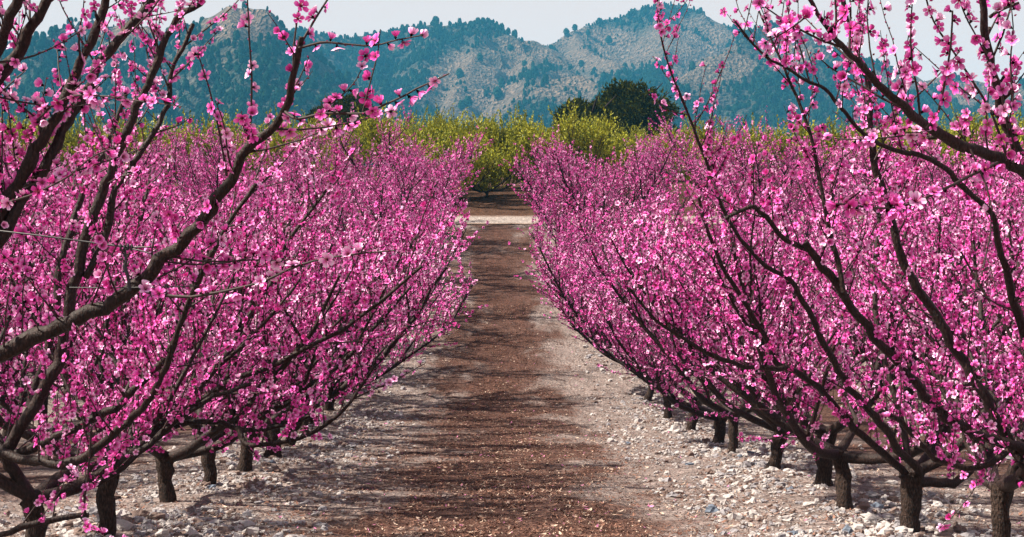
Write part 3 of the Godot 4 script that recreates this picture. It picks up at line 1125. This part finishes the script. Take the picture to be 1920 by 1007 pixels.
func pine_tree(label: String, peak: Vector3, r: float, sd: int) -> void:
	var rng := RandomNumberGenerator.new()
	rng.seed = sd
	var z := -peak.z
	var base := on_ground(peak.x, z, 0.1)
	var h := peak.y - base.y
	var root := thing("pine_tree", base)
	tag(root, label, "pine tree", "dark pines behind the green orchard")
	var t := MB.new()
	tube(t, smooth_line([Vector3(0, -0.2, 0), Vector3(0.05, h * 0.3, 0), Vector3(-0.05, h * 0.6, 0.1), Vector3(0, h * 0.85, 0)], 3), smooth_line([0.28, 0.22, 0.15, 0.05], 3), 9, true, 0.1)
	for k in 9:
		var a := rng.randf() * TAU
		var y := h * rng.randf_range(0.3, 0.75)
		tube(t, [Vector3(0, y, 0), Vector3(cos(a) * r * 0.4, y + 0.5, sin(a) * r * 0.4), Vector3(cos(a) * r * 0.8, y + 1.2, sin(a) * r * 0.8)], [0.1, 0.06, 0.02], 5)
	part("trunk", t.mesh(M.trunk), root)
	var c := MB.new()
	var clumps := []
	for k in 60:
		var a := rng.randf() * TAU
		var y := rng.randf_range(0.22, 0.97)
		var reach := r * sqrt(maxf(0.0, 1.0 - pow((y - 0.5) / 0.52, 2.0))) * pow(rng.randf(), 0.4)
		clumps.append([Vector3(cos(a) * reach, y * h - 0.3, sin(a) * reach), r * rng.randf_range(0.2, 0.36)])
	var greens := [Color(0.035, 0.045, 0.004), Color(0.06, 0.068, 0.006), Color(0.095, 0.098, 0.010)]
	for cl in clumps:
		for k in 240:
			var d := Vector3(rng.randfn(), rng.randfn() * 0.7, rng.randfn()).normalized()
			var p: Vector3 = cl[0] + d * cl[1] * rng.randf_range(0.5, 1.08)
			var col: Color = greens[rng.randi() % 3]
			var f := facing((d + Vector3(rng.randfn(), rng.randfn() + 0.6, rng.randfn()) * 0.5).normalized(), rng.randf() * TAU)
			for j in 2:
				var w := f * Basis(Vector3.UP, j * 1.6)
				tri(c, p - w.x * 0.05, p + w.x * 0.05, p + w.y * rng.randf_range(0.14, 0.26), col, col, col)
	var o := part("crown", c.mesh(M.needle), root)
	o.set_meta("kind", "stuff")


# ---------------------------------------------------------------- mountains

const RIDGES := [
	[[-300, 70, 640], [-150, 80, 680], [0, 70, 700], [100, 45, 700], [200, 22, 720], [260, 25, 720], [330, 62, 715], [362, 48, 705], [397, 4, 700], [432, -8, 700], [470, -2, 700], [500, 2, 700], [519, 24, 700]],
	[[480, 62, 1000], [560, 50, 1000], [640, 62, 1000], [700, 57, 1010], [760, 52, 1010], [820, 40, 1000], [880, 37, 1000], [905, 27, 1000], [925, 33, 1000], [950, 57, 1000], [985, 72, 1010], [1010, 79, 1050], [1035, 80, 1100]],
	[[1035, 80, 1100], [1075, 54, 1140], [1150, 32, 1150], [1190, 17, 1150], [1230, 9, 1150], [1285, 10, 1150], [1340, 32, 1140], [1375, 48, 1130], [1450, 92, 1100], [1500, 116, 1080]],
	[[1420, 48, 900], [1445, 41, 900], [1475, 47, 900], [1530, 77, 900], [1600, 102, 910], [1690, 128, 920], [1735, 146, 930], [1770, 136, 930], [1830, 147, 930], [1880, 152, 920], [1960, 142, 900], [2200, 120, 880]],
	[[905, 27, 1000], [890, 90, 950], [868, 140, 900], [845, 185, 850], [800, 232, 780]],
	[[985, 72, 1010], [1000, 112, 930], [985, 160, 850], [955, 195, 790]],
	[[985, 165, 830], [1030, 138, 840], [1090, 132, 840], [1130, 150, 820], [1180, 182, 780], [1210, 232, 720]],
	[[1075, 54, 1140], [1100, 90, 1050], [1150, 112, 1000], [1180, 142, 950]],
	[[1230, 9, 1150], [1260, 60, 1080], [1240, 112, 1000], [1225, 160, 900]],
	[[1420, 48, 900], [1380, 82, 870], [1330, 110, 840], [1290, 132, 820], [1250, 167, 780], [1210, 205, 740]],
	[[1445, 41, 900], [1455, 112, 850], [1420, 182, 780]],
	[[1600, 102, 910], [1570, 165, 850], [1540, 210, 790]],
	[[1690, 128, 920], [1660, 178, 850], [1640, 215, 790]],
	[[1830, 147, 930], [1800, 190, 850], [1790, 222, 790]],
	[[430, -5, 700], [440, 70, 660], [455, 140, 620], [440, 210, 570]],
	[[240, 24, 720], [250, 100, 660], [270, 190, 590]],
	[[560, 50, 1000], [570, 110, 900], [590, 190, 800]],
	[[700, 57, 1010], [690, 112, 930], [720, 172, 850], [740, 215, 780]],
	[[820, 40, 1000], [790, 110, 920], [780, 170, 850]],
	[[60, 60, 700], [80, 140, 640], [60, 210, 570]],
]

func bare_ground(x: float, y: float) -> float:   # how bare the slope is, by place on the photograph's mountains
	var b := 0.0
	for e in [[890, 165, 105, 75], [960, 105, 60, 40], [1120, 95, 150, 45], [1290, 70, 90, 40], [1330, 125, 90, 50], [1060, 160, 70, 30], [1480, 95, 60, 40], [1700, 150, 80, 25], [450, 40, 75, 45], [1850, 175, 80, 30], [230, 60, 80, 30]]:
		var d := Vector2((x - e[0]) / e[2], (y - e[1]) / e[3]).length()
		b = maxf(b, 1.0 - smoothstep(0.65, 1.25, d))
	return b

func build_mountains() -> void:
	var x0 := -330.0
	var z0 := 470.0
	var step := 2.6
	var zstep := 4.0
	var w := 200
	var rows := 188
	w = int(760.0 / step)
	var h := PackedFloat32Array()
	h.resize(w * rows)
	h.fill(0.0)
	var below := PackedFloat32Array()   # how far under its ridge a point lies
	below.resize(w * rows)
	below.fill(60.0)
	for line in RIDGES:
		var pts := []
		for p in line:
			pts.append(px(p[0], p[1], p[2]))
		var steep := 1.9 if line[0][0] == -300 else 0.72
		for k in pts.size() - 1:
			var a: Vector3 = pts[k]
			var b: Vector3 = pts[k + 1]
			var reach := maxf(a.y, b.y) / (0.72) + 5.0
			var i0 := maxi(int((minf(a.x, b.x) - reach - x0) / step), 0)
			var i1 := mini(int((maxf(a.x, b.x) + reach - x0) / step) + 1, w - 1)
			var j0 := maxi(int((minf(-a.z, -b.z) - reach - z0) / zstep), 0)
			var j1 := mini(int((maxf(-a.z, -b.z) + reach - z0) / zstep) + 1, rows - 1)
			var ab := Vector2(b.x - a.x, a.z - b.z)
			var l2 := maxf(ab.length_squared(), 0.01)
			for j in range(j0, j1 + 1):
				var z := z0 + j * zstep
				for i in range(i0, i1 + 1):
					var q := Vector2(x0 + i * step - a.x, z + a.z)
					var t := clampf(q.dot(ab) / l2, 0.0, 1.0)
					var d := (q - ab * t).length()
					var top_ := lerpf(a.y, b.y, t)
					var drop := d * 0.72
					if steep > 1.0:
						drop = minf(d * steep, 38.0 + (d - 20.0) * 0.6) if d > 20.0 else d * steep
					var hh := top_ - drop
					var at := j * w + i
					if hh > h[at]:
						h[at] = hh
						below[at] = drop
	var f := FastNoiseLite.new()
	f.seed = 55
	f.frequency = 0.010
	f.fractal_type = FastNoiseLite.FRACTAL_RIDGED
	f.fractal_octaves = 5
	var b := MB.new()
	for j in rows:
		for i in w:
			var x := x0 + i * step
			var z := z0 + j * zstep
			var hh := h[j * w + i]
			var rough := clampf(hh / 40.0, 0.0, 1.0) * clampf(below[j * w + i] / 14.0, 0.3, 1.0)
			hh += rough * (10.0 * f.get_noise_2d(x, z) + 2.0 * noise.get_noise_2d(x * 0.04, z * 0.04) + 1.0 * fine.get_noise_2d(x * 0.16, z * 0.16))
			var band := hh / 13.0 + 0.5 * noise.get_noise_2d(x * 0.02, z * 0.02)   # rock ledges
			var ledge := (floorf(band) + smoothstep(0.55, 1.0, band - floorf(band)) - band) * 13.0
			hh += rough * ledge * clampf(0.25 + 1.5 * noise.get_noise_2d(x * 0.012 + 50.0, z * 0.012), 0.0, 0.8)
			b.v.append(Vector3(x, maxf(hh, 0.0) - 2.0, -z))
	for j in rows:
		for i in w:
			var l := b.v[j * w + maxi(i - 1, 0)]
			var r := b.v[j * w + mini(i + 1, w - 1)]
			var u := b.v[maxi(j - 1, 0) * w + i]
			var d := b.v[mini(j + 1, rows - 1) * w + i]
			var n := (r - l).cross(d - u).normalized()
			if n.y < 0: n = -n
			b.n.append(n)
			var p := b.v[j * w + i]
			var sx := 960.0 + p.x / -p.z * F
			var sy := 503.5 - p.y / -p.z * F
			var nn := noise.get_noise_2d(p.x * 0.03, p.z * 0.03) + 0.6 * fine.get_noise_2d(p.x * 0.09, p.z * 0.09)
			var bare := clampf(bare_ground(sx, sy) + nn * 0.55, 0.0, 1.0)
			var c := Color(0.028, 0.052, 0.026).lerp(Color(0.36, 0.24, 0.16), bare)
			if n.y < 0.72:
				c = c.lerp(Color(0.29, 0.22, 0.19) * (1.0 + 0.35 * sin(p.y * 1.3 + 4.0 * nn)), 0.75 * smoothstep(0.74, 0.6, n.y) * clampf(0.5 + nn, 0.0, 1.0))
			b.c.append(c)
	for j in rows - 1:
		for i in w - 1:
			var a := j * w + i
			b.i.append_array(PackedInt32Array([a, a + w, a + 1, a + 1, a + w, a + w + 1]))
	tag(top("mountains", b.mesh(M.rock)), "hazy blue rocky mountains with pine woods and bare slopes", "", "", "structure")
	# pines: woods as one mass, lone ones as things
	var shapes := []
	for s in 3:
		var m := MB.new()
		var rng2 := RandomNumberGenerator.new()
		rng2.seed = 60 + s
		for k in 70:
			var y := rng2.randf_range(0.12, 1.0)
			var rr := 0.36 * sqrt(maxf(0.02, 1.0 - pow((y - 0.45) / 0.6, 2.0)))
			var a := rng2.randf() * TAU
			var p := Vector3(cos(a) * rr * rng2.randf_range(0.5, 1.0), y, sin(a) * rr)
			var ff := facing(Vector3(cos(a), rng2.randf_range(-0.1, 0.9), sin(a)), rng2.randf() * TAU)
			var g := 0.8 + 0.4 * rng2.randf()
			var c := Color(0.018, 0.042, 0.026) * g
			tri(m, p - ff.x * 0.17, p + ff.z * 0.19, p + ff.x * 0.16 + ff.y * 0.05, c, c, c)
			tri(m, p - ff.x * 0.15, p + ff.x * 0.16, p - ff.z * 0.18 + ff.y * 0.04, c, c, c)
		tube_color(m, Vector3(0, -0.1, 0), Vector3(0, 0.5, 0), 0.04, Color(0.08, 0.06, 0.05))
		shapes.append(m.mesh(M.needle))
	var rng := RandomNumberGenerator.new()
	rng.seed = 66
	var where := [[], [], []]
	for k in 90000:
		var i := rng.randf() * (w - 2)
		var j := rng.randf() * (rows - 2)
		var p := b.v[int(j) * w + int(i)].lerp(b.v[int(j + 1) * w + int(i + 1)], rng.randf())
		if p.y < 18.0: continue
		var sx := 960.0 + p.x / -p.z * F
		var sy := 503.5 - p.y / -p.z * F
		if sx < -120 or sx > 2040 or sy > 300: continue
		var nn := noise.get_noise_2d(p.x * 0.02, p.z * 0.02) + 0.5 * fine.get_noise_2d(p.x * 0.06, p.z * 0.06)
		var scrub := 1.0
		if rng.randf() > clampf(1.0 - 1.25 * bare_ground(sx, sy) + nn * 0.7, 0.0, 1.0):
			if rng.randf() > 0.08 + 0.8 * nn: continue
			scrub = 0.38
		var n := b.n[int(j) * w + int(i)]
		if n.y < 0.55: continue
		var s := rng.randf_range(1.3, 2.9) * (1.0 if rng.randf() < 0.92 else 1.5) * scrub
		where[rng.randi() % 3].append(Transform3D(Basis(Vector3.UP, rng.randf() * TAU).scaled(Vector3(s * rng.randf_range(0.75, 1.15), s * rng.randf_range(0.9, 1.25), s * rng.randf_range(0.75, 1.15))), p))
	for s in 3:
		var mm := MultiMesh.new()
		mm.transform_format = MultiMesh.TRANSFORM_3D
		mm.mesh = shapes[s]
		mm.instance_count = where[s].size()
		for k in where[s].size():
			mm.set_instance_transform(k, where[s][k])
		var o := MultiMeshInstance3D.new()
		o.multimesh = mm
		o.name = numbered("pine_woods")
		add_child(o)
		tag(o, ["dense pine woods covering the lower mountain slopes", "pine woods climbing the mountain gullies", "scattered pine woods along the mountain ridges"][s], "woods", "", "stuff")
	var lone := [
		[862, 138, "dark lone pine on the bare slope below the middle peak", 8.0], [900, 108, "lone pine high under the middle peak", 6.5], [878, 190, "pine low on the pale slope, left of the crag", 8.0],
		[933, 178, "big round pine at the foot of the pale slope", 9.0], [941, 158, "pine just above the round pine on the pale slope", 7.0], [957, 95, "lone pine on the shoulder right of the middle peak", 6.0],
		[984, 122, "pine on the rocky rib in the middle of the mountains", 6.0], [818, 150, "lone pine left of the pale slope", 7.0], [866, 200, "bush-like pine at the bottom of the pale slope", 7.0],
		[1046, 66, "first pine on the skyline right of the saddle", 8.0], [1062, 60, "second pine on the skyline right of the saddle", 7.5], [1078, 52, "third pine on the skyline right of the saddle", 6.5],
		[1098, 42, "single pine standing on the skyline below the right peak", 6.0], [1137, 33, "single small pine on the skyline left of the right peak", 6.0], [1103, 68, "pine on the bare face below the right skyline", 6.0],
		[1142, 76, "round pine on the bare face of the right peak", 8.0], [817, 40, "tall pine on the skyline of the wooded ridge", 7.5], [908, 24, "pine on the very top of the middle peak", 5.0],
		[1744, 136, "lone round pine on the far right skyline", 7.0], [1090, 120, "pine above the crag at the mountain foot", 6.0],
	]
	var proto: Node3D = null
	for l in lone:
		# the first point of the mountain along that line of sight
		var at := Vector3.ZERO
		var z := 520.0
		while z < 1190.0:
			var p := px(l[0], l[1], z)
			var i := int((p.x - x0) / step)
			var j := int((z - z0) / zstep)
			if j < rows and i >= 0 and i < w and b.v[j * w + i].y > p.y - (l[3] * 0.35):
				at = Vector3(p.x, b.v[j * w + i].y - 0.2, -z)
				break
			z += 2.0
		if at == Vector3.ZERO: continue
		var o: Node3D
		if proto == null:
			o = top("mountain_pine", shapes[0])
			proto = o
		else:
			o = top("mountain_pine", shapes[absi(int(l[0])) % 3])
		o.position = at
		o.scale = Vector3(l[3] * 0.85, l[3] * 0.68, l[3] * 0.85)
		tag(o, l[2], "pine tree", "lone pines on the mountains")

func tube_color(b: MB, p: Vector3, q: Vector3, r: float, c: Color) -> void:
	for k in 3:
		var a := TAU * k / 3
		var a2 := TAU * (k + 1) / 3
		tri(b, p + Vector3(cos(a), 0, sin(a)) * r, p + Vector3(cos(a2), 0, sin(a2)) * r, q, c, c, c)


# ---------------------------------------------------------------- wires

func build_wires() -> void:
	var o := thing("tie_wire", px(240, 465, 6.0))
	tag(o, "black tie wire with a knot stretched across the near left limbs", "wire")
	var at := o.position
	var b := MB.new()
	tube(b, smooth_line([px(-60, 426, 6.2) - at, px(60, 440, 6.1) - at, px(160, 453, 6.05) - at, px(237, 463, 6.0) - at, px(282, 463, 5.95) - at], 4), smooth_line([0.0035, 0.0035, 0.0035, 0.0035, 0.003], 4), 6)
	tube(b, smooth_line([px(237, 466, 6.0) - at, px(260, 469, 5.97) - at, px(280, 475, 5.95) - at], 4), smooth_line([0.003, 0.003, 0.003], 4), 6)
	part("wire", b.mesh(M.wire), o)
	var k := MB.new()
	for j in 4:
		var c := px(226 + j * 7, 464 + 1.5 * sin(j * 2.0), 5.995) - at
		tube(k, smooth_line([c + Vector3(0, 0.009, 0.006), c + Vector3(0.003, 0, 0.01), c + Vector3(0, -0.011, 0.003), c + Vector3(-0.002, -0.004, -0.009), c + Vector3(0, 0.008, -0.006), c + Vector3(0, 0.009, 0.006)], 3), [0.004, 0.004, 0.004, 0.004, 0.004, 0.004, 0.004, 0.004, 0.004, 0.004, 0.004, 0.004, 0.004, 0.004, 0.004, 0.004], 6)
	part("knot", k.mesh(M.wire), o)
	var d := MB.new()
	tube(d, smooth_line([px(234, 468, 6.0) - at, px(236, 490, 6.0) - at, px(234, 500, 6.0) - at, px(240, 520, 6.0) - at, px(243, 545, 6.0) - at], 4), smooth_line([0.006, 0.004, 0.008, 0.006, 0.007], 4), 7, true, 0.3)
	part("cord", d.mesh(M.wire), o)
	var o2 := thing("tie_wire", px(220, 539, 6.1))
	tag(o2, "thin grey wire running level under the knotted black wire", "wire")
	var e := MB.new()
	tube(e, smooth_line([px(130, 539, 6.15) - o2.position, px(200, 539.5, 6.1) - o2.position, px(310, 538, 6.0) - o2.position, px(370, 536, 6.0) - o2.position], 4), smooth_line([0.0022, 0.0022, 0.0022, 0.0022], 4), 6)
	part("wire", e.mesh(M.wire), o2)
